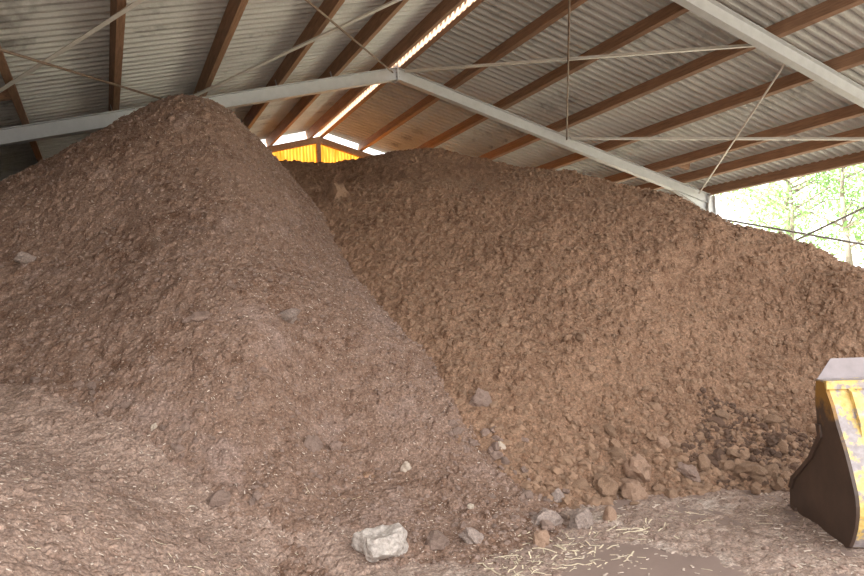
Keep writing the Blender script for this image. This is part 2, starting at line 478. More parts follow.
brace(roof_pt(4.08, .14, ya), roof_pt(0.12, .14, yb), 'dark', 'thin dark brace rod dropping to the middle of the far rafter')
brace(roof_pt(8.15, .14, ya), roof_pt(4.25, .14, yb), 'rod', 'thin cream brace rod rising from the eave joint to the near frame')
brace(roof_pt(4.2, .17, ya), roof_pt(8.2, .17, yb), 'angle', 'pale steel brace crossing the lowest purlins by the open tree side')
brace((13.98, Y_FAR - .08, 3.63), (13.98, Y_NEAR + .08, 2.07), 'wall', 'thin grey wall brace falling from the eave column across the trees')
brace((13.92, Y_FAR - .08, 2.08), (13.92, Y_NEAR + .08, 3.79), 'wall', 'grey wall brace rising away from the heap crest across the trees')

# far gable end: timber top rafters, post, translucent yellow sheets, dark cladding
gable = empty('wall_back', (XR, Y_GABLE, 0))
tag(gable, 'gable end with backlit yellow sheets under an open gap', kind='structure')
GZ = ZR + 0.245
for s in (-1, 1):
    bm = bmesh.new()
    pr = [(0, GZ), (s * HALF, GZ - SL * HALF), (s * HALF, GZ - .17 - SL * HALF), (0, GZ - .17)]
    add_prism(bm, [(XR + x, Y_GABLE - .06, z) for x, z in pr], [(XR + x, Y_GABLE + .06, z) for x, z in pr])
    link('top_rafter', bm_mesh('top_rafter', bm), MAT['timber'], gable)
for x in (-8.5, -4.2, -1.33, 0.0, 2.2, 4.4, 8.5):
    bm = bmesh.new(); add_box(bm, XR + x - .055, XR + x + .055, Y_GABLE - .055, Y_GABLE + .055, 0, GZ - .16 - SL * abs(x))
    link('post', bm_mesh('post', bm), MAT['timber'], gable)
bm = bmesh.new()
pr = [(XR - 1.42, Y_GABLE - .02, 5.98), (XR - 1.30, Y_GABLE - .02, 5.98), (XR - 0.75, Y_GABLE - .02, 5.2), (XR - 0.87, Y_GABLE - .02, 5.2)]
add_prism(bm, pr, [(a, b + .05, c) for a, b, c in pr])
link('knee_brace', bm_mesh('knee_brace', bm), MAT['timber'], gable)
def gable_sheet(x0, x1, z0, mat, name, P=0.09, A=0.009):
    n = max(4, int((x1 - x0) / P * 6))
    V = []; F = []
    for i in range(n + 1):
        x = x0 + (x1 - x0) * i / n
        yy = Y_GABLE + .09 + A * math.sin(2 * math.pi * x / P)
        zt = GZ - 0.06 - SL * abs(x)
        V += [(XR + x, yy, z0), (XR + x, yy, zt), (XR + x, yy + .003, zt), (XR + x, yy + .003, z0)]
    for i in range(n):
        for k in range(4):
            a, b = 4 * i + k, 4 * i + (k + 1) % 4
            F.append((a, b, b + 4, a + 4))
    link(name, mesh(name, V, F), mat, gable)
x = -1.9
while x < 2.2:
    gable_sheet(x, x + 0.82, 2.2, MAT['yellow_sheet'], 'yellow_sheet'); x += 0.82
for x0, x1 in ((-8.5, -6.3), (-6.3, -4.1), (-4.1, -1.9), (2.2, 4.3), (4.3, 6.4), (6.4, 8.5)):
    gable_sheet(x0, x1, 0.0, MAT['cladding'], 'cladding_sheet', 0.2, 0.02)
gable_sheet(-1.9, 2.2, 0.0, MAT['cladding'], 'cladding_sheet', 0.2, 0.02) if False else None
bm = bmesh.new(); add_box(bm, XR - 1.9, XR + 2.2, Y_GABLE + .07, Y_GABLE + .10, 0, 2.2)
link('cladding_sheet', bm_mesh('cladding_sheet', bm), MAT['cladding'], gable)
bm = bmesh.new(); add_box(bm, -3.55, -3.38, 1.0, 17.6, 0, 4.36)
tag(link('wall_left', bm_mesh('wall_left', bm), MAT['wall_concrete']), 'concrete side wall behind the greyish heap', kind='structure')

# ------------------------------------------------------------------ heaps
def vnoise(X, Y, scale, seed):
    r = np.random.default_rng(seed); n = 256
    T = r.random((n, n)).astype(np.float32) * 2 - 1
    u = X * scale + 37.3; v = Y * scale + 91.7
    i = np.floor(u).astype(int); j = np.floor(v).astype(int)
    fu = u - i; fv = v - j
    fu = fu * fu * (3 - 2 * fu); fv = fv * fv * (3 - 2 * fv)
    g = lambda a, b: T[(i + a) % n, (j + b) % n]
    return (g(0, 0) * (1 - fu) + g(1, 0) * fu) * (1 - fv) + (g(0, 1) * (1 - fu) + g(1, 1) * fu) * fv
def tps_fit(P, lam=0.002):
    P = np.array(P, float); n = len(P)
    d2 = ((P[:, None, :2] - P[None, :, :2]) ** 2).sum(-1)
    K = 0.5 * d2 * np.log(d2 + 1e-9) + lam * np.eye(n)
    A = np.zeros((n + 3, n + 3)); A[:n, :n] = K
    A[:n, n] = 1; A[:n, n + 1:] = P[:, :2]; A[n, :n] = 1; A[n + 1:, :n] = P[:, :2].T
    w = np.linalg.solve(A, np.concatenate([P[:, 2], np.zeros(3)]))
    return P[:, :2], w
def tps_eval(fit, X, Y):
    Q, w = fit; n = len(Q)
    Z = w[n] + w[n + 1] * X + w[n + 2] * Y
    for k in range(n):
        d2 = (X - Q[k, 0]) ** 2 + (Y - Q[k, 1]) ** 2
        Z = Z + w[k] * 0.5 * d2 * np.log(d2 + 1e-9)
    return Z
def lerp(a, b, t, sag=0.0):
    p = a + (b - a) * t; p = p.copy(); p[2] -= sag; return p
class Heap:
    def __init__(self, ctrl, x0, x1, y0, y1, res, seed, amp, bumps):
        self.x0, self.y0, self.res = x0, y0, res
        nx = int((x1 - x0) / res) + 1; ny = int((y1 - y0) / res) + 1
        xs = x0 + np.arange(nx) * res; ys = y0 + np.arange(ny) * res
        X, Y = np.meshgrid(xs, ys, indexing='ij')
        # the smooth body is evaluated on a coarse lattice and interpolated
        fit = tps_fit(ctrl)
        k = 6
        cx = np.arange(x0, x1 + res * (k + 2), res * k); cy = np.arange(y0, y1 + res * (k + 2), res * k)
        CX, CY = np.meshgrid(cx, cy, indexing='ij')
        CZ = tps_eval(fit, CX, CY)
        fx = (xs - x0) / (res * k); fy = (ys - y0) / (res * k)
        i = np.floor(fx).astype(int); j = np.floor(fy).astype(int)
        a = (fx - i)[:, None]; b = (fy - j)[None, :]
        Z = (CZ[np.ix_(i, j)] * (1 - a) + CZ[np.ix_(i + 1, j)] * a) * (1 - b) + (CZ[np.ix_(i, j + 1)] * (1 - a) + CZ[np.ix_(i + 1, j + 1)] * a) * b
        base = Z
        gx, gy = np.gradient(base, res)
        gx = np.clip(gx, -1.1, 1.1); gy = np.clip(gy, -1.1, 1.1)
        nz = 1 / np.sqrt(1 + gx * gx + gy * gy)
        Z = np.zeros_like(base)
        wx = X + 0.15 * vnoise(X, Y, 2.2, seed + 90); wy = Y + 0.15 * vnoise(X, Y, 2.2, seed + 91)
        for sc, am, q in ((0.7, 0.13, 0), (1.7, 0.07, 1), (4.1, 0.042, 2), (9.0, 0.026, 3), (19, 0.016, 4), (37, 0.010, 5)):
            Z += amp * am * vnoise(wx, wy, sc, seed + q)
        r = np.random.default_rng(seed + 50)
        B = np.zeros_like(Z)
        for count, rmin, rmax in bumps:
            bx = r.integers(8, nx - 8, count); by = r.integers(8, ny - 8, count)
            rr = rmin + (rmax - rmin) * r.random(count) ** 2.5
            for px, py, rad in zip(bx, by, rr):
                m = int(rad / res) + 1
                if px < m or py < m or px + m >= nx or py + m >= ny: continue
                sl = (slice(px - m, px + m + 1), slice(py - m, py + m + 1))
                d2 = (X[sl] - xs[px]) ** 2 * r.uniform(.7, 1.6) + (Y[sl] - ys[py]) ** 2
                h = np.sqrt(np.maximum(rad * rad - d2, 0))
                B[sl] = np.maximum(B[sl], h * 0.7)
        Z += B
        # lumps stand out square to the slope
        self.VX = X - gx * nz * Z; self.VY = Y - gy * nz * Z; self.VZ = base + nz * Z
        self.Z = base + Z / nz; self.xs, self.ys = xs, ys
    def at(self, x, y):
        i = np.clip(((x - self.x0) / self.res).astype(int), 0, len(self.xs) - 1)
        j = np.clip(((y - self.y0) / self.res).astype(int), 0, len(self.ys) - 1)
        out = (x < self.xs[0]) | (x > self.xs[-1]) | (y < self.ys[0]) | (y > self.ys[-1])
        return np.where(out, -1.0, self.Z[i, j])
    def build(self, name, mat, others, keep=0.22):
        X, Y = np.meshgrid(self.xs, self.ys, indexing='ij')
        Z = np.maximum(self.VZ, -0.06)
        ok = self.Z > -0.05
        for o in others:
            ok &= self.Z > o.at(X, Y) - keep
        q = ok[:-1, :-1] & ok[1:, :-1] & ok[:-1, 1:] & ok[1:, 1:]
        nx, ny = Z.shape
        idx = np.arange(nx * ny).reshape(nx, ny)
        F = np.stack([idx[:-1, :-1][q], idx[1:, :-1][q], idx[1:, 1:][q], idx[:-1, 1:][q]], 1)
        used = np.unique(F); remap = np.zeros(nx * ny, int); remap[used] = np.arange(len(used))
        V = np.stack([self.VX.ravel(), self.VY.ravel(), Z.ravel()], 1)[used]
        return link(name, np_mesh(name, V, remap[F], False), mat)

# --- brown heap: toe on the floor, straight loose face, crest, top behind it
RB = []
cols = [  # toe pixel, crest pixel, crest distance
    ((864, 482), (864, 272), 8.4), ((800, 487), (795, 241), 9.2), ((740, 490), (715, 226), 9.4),
    ((665, 500), (640, 207), 9.5), ((600, 510), (560, 193), 9.8), ((545, 522), (490, 184), 10.2),
    ((500, 530), (420, 180), 10.5), ((460, 540), (350, 186), 10.7), ((400, 545), (285, 186), 11.0)]
for t, c, d in cols:
    a = on_floor(*t); b = at_dist(*c, d)
    RB += [a, lerp(a, b, 0.3, 0.06), lerp(a, b, 0.65, 0.03), lerp(a, b, 0.9, -0.02), b]
    r = b[:2] / np.linalg.norm(b[:2]); RB.append(np.array([*(b[:2] + r * 0.35), b[2] + 0.03]))
    out = a - (b - a) * 0.18; out[2] = -0.16; RB.append(out)
for px, py, d in ((864, 268, 9.3), (835, 256, 9.7), (790, 236, 10.0), (725, 223, 10.3), (690, 209, 11.2), (600, 181, 12.3), (500, 164, 13.6), (420, 154, 14.4),
                  (380, 161, 14.7), (345, 170, 14.8), (300, 174, 14.8), (262, 160, 14.8)):
    b = at_dist(px, py, d); RB.append(b)
    r = b[:2] / np.linalg.norm(b[:2])
    RB.append(np.array([*(b[:2] + r * 1.5), b[2] - 0.55])); RB.append(np.array([*(b[:2] + r * 3.2), b[2] - 1.9]))
RB += [np.array(p) for p in ((10.8, 5.6, 0.9), (11.0, 4.4, -.1), (13.2, 6.2, -.1), (13.0, 9.0, 0.6))]
brown = Heap(RB, 1.6, 13.5, 2.6, 17.2, 0.018, 100, 0.5, ((30000, 0.016, 0.045), (700, 0.04, 0.075)))

# --- greyish heap: tall peak, spilling over the brown one
LB = []
cols = [((-60, 640), (0, 185), 9.5), ((40, 630), (65, 155), 9.8), ((120, 620), (130, 120), 10.0), ((170, 616), (165, 103), 10.1), ((220, 610), (195, 101), 10.1), ((280, 604), (220, 109), 10.1)]
for t, c, d in cols:
    a = on_floor(*t); b = at_dist(*c, d)
    RBs = [a, lerp(a, b, 0.33, 0.05), lerp(a, b, 0.66, 0.03), b]
    LB += RBs
    r = b[:2] / np.linalg.norm(b[:2])
    LB.append(np.array([*(b[:2] + r * 1.3), b[2] - 0.8])); LB.append(np.array([*(b[:2] + r * 3.0), b[2] - 2.3]))
# its edge against the brown face: just proud of it, then dropping away below it
fitR = tps_fit(RB)
def on_heap(fit, px, py):
    ks = np.linspace(3, 14, 600)
    r = ray(px, py); r = r / math.hypot(r[0], r[1])
    z = CAM_H + r[2] * ks; h = tps_eval(fit, r[0] * ks, r[1] * ks)
    k = np.argmax(h > z)
    return np.array([r[0] * ks[k], r[1] * ks[k], z[k]])
for px, py in ((300, 196), (335, 240), (375, 300), (420, 360), (465, 420), (510, 475)):
    p = on_heap(fitR, px, py)
    LB.append(p)
    e = p + np.array([0.75, 0.05, 0]); e[2] -= 0.5; LB.append(e)
for px, py, d in ((232, 121, 10.2), (262, 146, 10.3)):
    p = at_dist(px, py, d); LB.append(p)
    LB.append(p + np.array([0.7, 0.5, -0.65]))
for px, py in ((350, 580), (430, 572), (510, 556), (565, 532)):
    LB.append(on_floor(px, py)); p = on_floor(px, py); p = p * 0.85; p[2] = -0.14; LB.append(p)
for px, py, d in ((330, 430, 5.75), (430, 480, 5.3)):
    LB.append(at_dist(px, py, d))
LB += [np.array(p) for p in ((-3.2, 9.5, 2.7), (-3.2, 6.0, 1.6), (-3.2, 12.0, 1.2), (5.0, 8.6, 2.2), (4.6, 5.0, -.2))]
grey = Heap(LB, -3.35, 5.6, 2.2, 13.2, 0.018, 300, 0.4, ((15000, 0.014, 0.036), (260, 0.03, 0.06)))

# --- pale low spill in front
FB = []
fitL = tps_fit(LB)
for px, py in ((-60, 374), (0, 388), (60, 404), (130, 436), (200, 487), (290, 543), (345, 574)):
    p = on_heap(fitL, px, py); p[2] += 0.03; FB.append(p)
    r = p[:2] / np.linalg.norm(p[:2])
    FB.append(np.array([*(p[:2] - r * 0.35), p[2] - 0.17]))
    FB.append(np.array([*(p[:2] + r * 0.6), p[2] + 0.12]))
for px, py, d in ((0, 470, 4.35), (0, 576, 3.35), (100, 520, 4.0), (100, 576, 3.6), (200, 560, 4.02), (-80, 480, 4.4), (280, 580, 4.12)):
    FB.append(at_dist(px, py, d))
FB += [np.array(p) for p in ((-1.6, 2.2, 0.0), (-0.4, 2.1, -.02), (0.5, 2.6, -.03), (1.1, 3.3, -.03), (1.75, 3.9, -.05), (-3.0, 2.4, .1), (-3.2, 5.0, 1.0))]
pale = Heap(FB, -3.3, 2.2, 1.9, 6.2, 0.016, 500, 0.3, ((5000, 0.012, 0.03), (60, 0.03, 0.05)))

o = brown.build('compost_heap', MAT['soil_brown'], (grey, pale))
tag(o, 'broad brown heap of crumbly compost with a loose clod-strewn foot', 'compost heap', 'heaps of compost in the shed')
o = grey.build('compost_heap', MAT['soil_grey'], (brown, pale))
tag(o, 'tall greyish brown compost heap with the highest peak, flecked with pale bits', 'compost heap', 'heaps of compost in the shed')
o = pale.build('compost_heap', MAT['soil_pale'], (brown, grey))
tag(o, 'low pale spill of fine compost with straw, before the tall peak', 'compost heap', 'heaps of compost in the shed')

# loose dirt on the floor, scraped clear in one place
DX0, DY0, DR = 1.2, 1.7, 0.016
dx = DX0 + np.arange(int(6.3 / DR)) * DR; dy = DY0 + np.arange(int(4.2 / DR)) * DR
X, Y = np.meshgrid(dx, dy, indexing='ij')
Zd = 0.012 + 0.014 * vnoise(X, Y, 1.6, 700) + 0.012 * vnoise(X, Y, 5, 701) + 0.009 * vnoise(X, Y, 14, 702) + 0.007 * vnoise(X, Y, 33, 703)
for px, py, rad in ((655, 564, 0.20), (685, 572, 0.26), (615, 577, 0.30), (650, 600, 0.5)):
    c = on_floor(px, py)
    Zd -= 0.045 * np.exp(-((X - c[0]) ** 2 + (Y - c[1]) ** 2) / (rad * rad * 0.7))
ok = Zd > -0.004
q = ok[:-1, :-1] & ok[1:, :-1] & ok[:-1, 1:] & ok[1:, 1:]
idx = np.arange(Zd.size).reshape(Zd.shape)
F = np.stack([idx[:-1, :-1][q], idx[1:, :-1][q], idx[1:, 1:][q], idx[:-1, 1:][q]], 1)
used = np.unique(F); remap = np.zeros(Zd.size, int); remap[used] = np.arange(len(used))
V = np.stack([X.ravel(), Y.ravel(), Zd.ravel()], 1)[used]
o = link('loose_dirt', np_mesh('loose_dirt', V, remap[F], False), MAT['dirt'])
tag(o, 'trodden loose dirt scattered over the concrete floor', 'dirt', kind='stuff')
def dirt_at(x, y):
    i = ((x - DX0) / DR).astype(int); j = ((y - DY0) / DR).astype(int)
    inside = (i >= 0) & (j >= 0) & (i < len(dx)) & (j < len(dy))
    z = Zd[np.clip(i, 0, len(dx) - 1), np.clip(j, 0, len(dy) - 1)]
    return np.where(inside, np.maximum(z, 0), 0)
def surf(x, y):
    x = np.atleast_1d(np.asarray(x, float)); y = np.atleast_1d(np.asarray(y, float))
    return np.maximum.reduce([brown.at(x, y), grey.at(x, y), pale.at(x, y), dirt_at(x, y)])
KS = np.linspace(2.4, 15, 1300)
def hit(px, py):
    r = ray(px, py); r = r / math.hypot(r[0], r[1])
    z = CAM_H + r[2] * KS; h = surf(r[0] * KS, r[1] * KS)
    k = int(np.argmax(h > z))
    return np.array([r[0] * KS[k], r[1] * KS[k], z[k]]), KS[k]

# ------------------------------------------------------------------ clods and stones
def clod_mesh(name, sub, seed, squash=(1, 1, 1), rough=0.36, blocky=0.0):
    r = random.Random(seed)
    bm = bmesh.new(); bmesh.ops.create_icosphere(bm, subdivisions=sub, radius=1.0)
    dirs = [(Vector((r.gauss(0, 1), r.gauss(0, 1), r.gauss(0, 1))).normalized(), r.uniform(0.62, 0.92)) for _ in range(9)]
    off = Vector((r.random() * 50, r.random() * 50, r.random() * 50))
    from mathutils import noise as mn
    for v in bm.verts:
        p = v.co.copy()
        for d, h in dirs:                 # flat broken facets
            t = p.dot(d)
            if t > h: p -= d * (t - h) * 0.85
        p *= 1 + rough * mn.noise(p * 1.6 + off) + rough * 0.5 * mn.noise(p * 4.2 + off)
        v.co = Vector((p.x * squash[0], p.y * squash[1], p.z * squash[2]))
    return bm_mesh(name, bm)
def place(me, name, mat, px, py, size_px, label, cat, sink=0.3, rot=None, group=None):
    p, k = hit(px, py)
    s = size_px / FPX * k * 0.5 * 1.1
    o = link(name, me, mat)
    o.location = (p[0], p[1], p[2] + s * (0.35 - sink))
    o.scale = (s, s, s)
    o.rotation_euler = rot or (random.uniform(-.4, .4), random.uniform(-.4, .4), random.uniform(0, 6.28))
    tag(o, label, cat, group)
    return o
def cm(mat, *a, **k):
    me = clod_mesh('stone', *a, **k); me.materials.append(MAT[mat]); return me
place(cm('stone_white', 4, 21, (1.0, 0.75, 0.80), 0.35), 'rock', None, 382, 552, 56, 'large chalky white rock lying at the foot of the greyish heap', 'rock', 0.2, (0.1, 0.42, 0.5))
place(cm('clod_grey', 3, 22, (0.9, 0.8, 0.9)), 'stone', None, 438, 545, 26, 'rounded brown stone between the white rock and a grey slab', 'stone', 0.2)
place(cm('stone_grey', 3, 23, (1.1, 0.6, 0.5)), 'stone', None, 473, 541, 30, 'flat tilted grey stone slab beside the rounded brown stone', 'stone', 0.2, (0.2, 0.5, 0.4))
place(cm('stone_orange', 3, 24, (0.8, 0.7, 1.0)), 'block', None, 541, 544, 20, 'small orange brown broken block lying among straw', 'stone', 0.1)
place(cm('stone_grey', 3, 25, (1.0, 0.7, 0.7)), 'stone', None, 544, 523, 30, 'pale grey lump behind the small orange brown block', 'stone', 0.2)
place(cm('stone_grey', 3, 26, (1.0, 0.7, 0.85)), 'stone', None, 583, 524, 32, 'grey crusted lump leaning against a tan block', 'stone', 0.2)
place(cm('stone_grey', 3, 27, (0.8, 0.7, 0.9)), 'stone', None, 557, 500, 20, 'mauve grey lump on the seam between the two big heaps', 'stone', 0.2)
place(cm('stone_orange', 3, 28, (0.75, 0.65, 0.85), rough=0.12), 'block', None, 610, 520, 20, 'tan squarish block standing beside the grey crusted lump', 'stone', -0.05, (0.05, 0.1, 0.5))
place(cm('clod_brown', 3, 29, (1, 0.8, 0.9)), 'clod', None, 605, 492, 28, 'big dark brown clod at the foot of the brown heap', 'clod', 0.15)
place(cm('stone_orange', 3, 30, (1, 0.8, 0.85)), 'clod', None, 632, 494, 28, 'big light tan clod beside the big dark clod', 'clod', 0.15)
place(cm('stone_orange', 3, 31, (1.1, 0.8, 0.85)), 'clod', None, 637, 472, 30, 'light tan angular clod above the big light tan clod', 'clod', 0.2)
place(cm('stone_orange', 3, 32, (1, 0.8, 0.8)), 'clod', None, 662, 446, 16, 'small rounded tan clod higher on the brown face', 'clod', 0.1)
place(cm('clod_grey', 3, 33, (1.1, 0.8, 0.6)), 'stone', None, 688, 475, 22, 'flattened brown stone at the foot of the brown heap', 'stone', 0.15)
place(cm('clod_brown', 3, 34, (1.2, 0.8, 0.6)), 'stone', None, 748, 476, 26, 'long brown clod nearest the loader bucket', 'stone', 0.15)
place(cm('stone_cream', 3, 35), 'pebble', None, 501, 448, 9, 'cream pebble high on the seam between the two big heaps', 'pebble', 0.1)
place(cm('stone_cream', 3, 36), 'pebble', None, 406, 469, 10, 'cream pebble on the lower greyish slope above the white rock', 'pebble', 0.1)
place(cm('stone_cream', 3, 37), 'pebble', None, 471, 508, 7, 'tiny cream pebble above the grey stone slab', 'pebble', 0.1)
place(cm('clod_grey', 3, 38, (1, 0.8, 0.9)), 'clod', None, 313, 447, 20, 'round pale clod alone on the middle greyish slope', 'clod', 0.2)
place(cm('clod_grey', 3, 39, (1, 0.7, 0.8)), 'clod', None, 335, 448, 14, 'small clod beside the round pale clod on the greyish slope', 'clod', 0.2)
place(cm('stone_grey', 3, 40, (1.2, 0.6, 0.6)), 'stone', None, 287, 317, 24, 'long whitish grey lump in the middle of the greyish slope', 'stone', 0.3)
place(cm('clod_grey', 3, 41, (1.2, 0.7, 0.5)), 'stone', None, 199, 318, 20, 'flat tan lump left of the whitish grey lump', 'stone', 0.3)['label'] = 'flat tan lump high on the open greyish slope'
place(cm('stone_grey', 3, 42, (1.2, 0.6, 0.5)), 'stone', None, 27, 260, 22, 'pale grey lump high on the greyish slope by the concrete wall side', 'stone', 0.35)
place(cm('clod_brown', 3, 43, (1, 0.9, 1.0)), 'clod', None, 338, 196, 22, 'reddish clod lodged where the brown crest meets the greyish heap', 'clod', 0.3)
place(cm('clod_grey', 3, 44, (1, 0.8, 0.9)), 'clod', None, 480, 402, 22, 'dark mauve clod stuck on the seam half way up the face', 'clod', 0.2)
place(cm('clod_grey', 3, 45, (1, 0.8, 0.8)), 'clod', None, 220, 502, 20, 'brown clod at the upper edge of the pale spill', 'clod', 0.2)
place(cm('stone_cream', 3, 46, (1.3, .6, .6)), 'pebble', None, 155, 428, 9, 'whitish chip at the upper edge of the pale spill', 'pebble', 0.1)

base_b = [clod_mesh('clod', 2, 60 + i, (random.uniform(.9, 1.2), random.uniform(.7, .9), random.uniform(.55, .85)), 0.42) for i in range(8)]
base_g = [m.copy() for m in base_b]
for m in base_b: m.materials.append(MAT['clod_brown'])
for m in base_g: m.materials.append(MAT['clod_grey'])
def scatter(n, line, spread_up, spread, smin, smax, bases, label, group, seed):
    r = random.Random(seed)
    seg = [(line[i], line[i + 1]) for i in range(len(line) - 1)]
    for _ in range(n):
        (xa, ya), (xb, yb) = r.choice(seg); t = r.random()
        px = xa + (xb - xa) * t + r.gauss(0, spread); py = ya + (yb - ya) * t - abs(r.gauss(0, spread_up)) + r.gauss(0, 7)
        if px > 800 and py > 400: continue
        p, k = hit(px, py)
        s = (smin + (smax - smin) * r.random() ** 2.2) / FPX * k * 0.5
        o = link('clod', r.choice(bases))
        o.location = (p[0], p[1], p[2] + s * 0.1); o.scale = (s, s * r.uniform(.8, 1.1), s * r.uniform(.8, 1.1))
        o.rotation_euler = (r.uniform(-.6, .6), r.uniform(-.6, .6), r.uniform(0, 6.28))
        tag(o, label, 'clod', group)
scatter(130, [(560, 505), (650, 494), (740, 484), (790, 482)], 28, 10, 6, 19, base_b, 'loose brown clod at the foot of the brown heap', 'loose clods at the foot of the brown heap', 1)
scatter(30, [(470, 350), (560, 400), (640, 420), (700, 440)], 30, 20, 6, 14, base_b, 'small loose clod part way up the brown face', 'loose clods on the brown face', 2)
scatter(45, [(470, 430), (520, 490), (560, 530), (430, 540)], 10, 16, 7, 18, base_g, 'loose greyish clod along the lower edge of the greyish heap', 'loose clods at the edge of the greyish heap', 3)
scatter(28, [(70, 400), (150, 430), (230, 500), (330, 550)], 14, 12, 7, 15, base_g, 'loose clod along the upper edge of the pale spill', 'loose clods above the pale spill', 4)

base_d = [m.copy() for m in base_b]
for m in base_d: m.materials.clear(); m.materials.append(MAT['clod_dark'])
scatter(52, [(710, 472), (760, 468), (795, 462)], 22, 12, 6, 17, base_d, 'damp clod, bucket shade in its colour, on the brown face beside the loader bucket', 'dark clods beside the loader bucket', 5)

# uncountable crumbs
def crumbs(name, n, box, smin, smax, mat, label, seed, zmin=-1, extra=None):
    r = np.random.default_rng(seed)
    bases = []
    for i in range(5):
        me = clod_mesh('crumb_base', 1, seed + i, (1, .8, .7), 0.3)
        v = np.zeros(len(me.vertices) * 3, np.float32); me.vertices.foreach_get('co', v)
        f = np.array([p.vertices[:] for p in me.polygons]); bases.append((v.reshape(-1, 3), f)); bpy.data.meshes.remove(me)
    x = r.uniform(box[0], box[1], n); y = r.uniform(box[2], box[3], n)
    if extra is not None: k = extra(x, y, r); x, y = x[k], y[k]
    z = surf(x, y)
    VV = []; FF = []; off = 0
    for i in range(len(x)):
        bv, bf = bases[i % 5]
        s = smin + (smax - smin) * r.random() ** 3
        a = r.uniform(0, 6.28); c, sn = math.cos(a), math.sin(a)
        v = bv * s * r.uniform(.7, 1.2, 3)
        v = np.stack([v[:, 0] * c - v[:, 1] * sn, v[:, 0] * sn + v[:, 1] * c, v[:, 2]], 1) + (x[i], y[i], z[i])
        VV.append(v); FF.append(bf + off); off += len(v)
    o = link(name, np_mesh(name, np.concatenate(VV), np.concatenate(FF), False), mat)
    tag(o, label, 'crumbs', kind='stuff')
def own(h, others):
    def f(x, y, r):
        k = (h.at(x, y) > 0.0)
        for o in others: k &= h.at(x, y) >= o.at(x, y)
        return k
    return f
crumbs('compost_crumbs', 30000, (3.0, 10.5, 3.2, 9.8), 0.010, 0.048, MAT['clod_brown'], 'small brown crumbs and clods strewn over the brown face', 41, extra=own(brown, (grey, pale)))
crumbs('compost_crumbs', 5200, (2.8, 7.5, 3.2, 6.2), 0.02, 0.075, MAT['clod_brown'], 'bigger brown crumbs heaped at the foot of the brown heap', 46, extra=lambda x, y, r: own(brown, (grey, pale))(x, y, r) & (brown.at(x, y) < 0.15 + 0.9 * r.random(len(x)) ** 2))
crumbs('compost_crumbs', 26000, (-2.5, 4.5, 2.6, 10), 0.007, 0.032, MAT['clod_grey'], 'small greyish crumbs strewn over the tall heap', 51, extra=own(grey, (brown, pale)))
crumbs('compost_crumbs', 7000, (-2.2, 2.0, 2.2, 5.5), 0.004, 0.018, MAT['clod_grey'], 'fine crumbs on the pale spill', 61, extra=own(pale, (brown, grey)))
crumbs('compost_crumbs', 5000, (1.5, 6.0, 2.0, 5.0), 0.006, 0.028, MAT['clod_grey'], 'fine crumbs on the trodden floor', 71, extra=lambda x, y, r: (brown.at(x, y) < 0.02) & (grey.at(x, y) < 0.02) & (pale.at(x, y) < 0.02) & (dirt_at(x, y) > 0.003))

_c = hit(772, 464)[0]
def damp_shade(x, y, r):  # outline of the darkened toe: damp plus painted bucket shade
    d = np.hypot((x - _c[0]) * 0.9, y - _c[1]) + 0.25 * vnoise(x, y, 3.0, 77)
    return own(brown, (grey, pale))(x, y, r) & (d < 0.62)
crumbs('compost_crumbs', 9000, (_c[0] - 1.2, _c[0] + 1.2, _c[1] - 1.2, _c[1] + 1.2), 0.012, 0.05, MAT['clod_dark'], 'damp crumbs, bucket shade in their colour, slumped beside the loader bucket', 91, extra=damp_shade)

# ------------------------------------------------------------------ straw
def stalk_geo(r, ln, w):
    """bent flat stalk, 5 rings of 4"""
    bend = r.uniform(-.35, .35); V = []; F = []
    for i in range(5):
        t = i / 4 - 0.5
        yb = bend * ln * (t * t - 0.1); zb = 0.06 * ln * r.uniform(-1, 1)
        for a, b in ((-1, -.35), (1, -.35), (1, .35), (-1, .35)):
            V.append((t * ln, yb + a * w, zb + b * w + w))
    for i in range(4):
        for k in range(4):
            F.append((4 * i + k, 4 * i + (k + 1) % 4, 4 * i + 4 + (k + 1) % 4, 4 * i + 4 + k))
    F += [(0, 1, 2, 3), (16, 17, 18, 19)]
    return np.array(V), np.array(F)
def slope_mat(x, y, z, yaw):
    e = 0.05
    zx = float(surf(x + e, y)[0] - surf(x - e, y)[0]) / (2 * e); zy = float(surf(x, y + e)[0] - surf(x, y - e)[0]) / (2 * e)
    zx = max(-1.2, min(1.2, zx)); zy = max(-1.2, min(1.2, zy))
    n = Vector((-zx, -zy, 1)).normalized()
    return Matrix.Translation((x, y, z)) @ n.to_track_quat('Z', 'Y').to_matrix().to_4x4() @ Matrix.Rotation(yaw, 4, 'Z')
SR = random.Random(9)
stalks = []; bright = []
for i in range(8):
    v, f = stalk_geo(SR, 1.0, 0.028)
    me = mesh('straw_stalk', v, [tuple(q) for q in f]); me2 = me.copy(); me.materials.append(MAT['straw']); stalks.append(me); me2.materials.append(MAT['straw_bright']); bright.append(me2)
def straw(n, boxes, lmin, lmax, label, group, pool):
    for _ in range(n):
        x0, x1, y0, y1 = SR.choice(boxes)
        p, k = hit(SR.uniform(x0, x1), SR.uniform(y0, y1))
        ln = SR.uniform(lmin, lmax)
        o = link('straw_stalk', SR.choice(pool))
        o.matrix_world = slope_mat(p[0], p[1], p[2], SR.uniform(0, 6.28) if SR.random() < .4 else SR.gauss(-0.45, 0.35)) @ Matrix.Diagonal((ln, ln * .8, ln * .8, 1))
        tag(o, label, 'straw', group)
straw(150, [(500, 600, 545, 574), (560, 650, 530, 570), (480, 560, 555, 576), (590, 680, 515, 540), (520, 600, 535, 560)], 0.05, 0.20, 'golden straw stalk lying on the floor beside the scraped patch', 'straw stalks on the floor', bright)
straw(40, [(640, 790, 505, 545), (700, 860, 545, 576), (660, 720, 505, 525)], 0.04, 0.14, 'pale straw stalk trodden into the floor before the loader bucket', 'straw stalks before the bucket', bright)
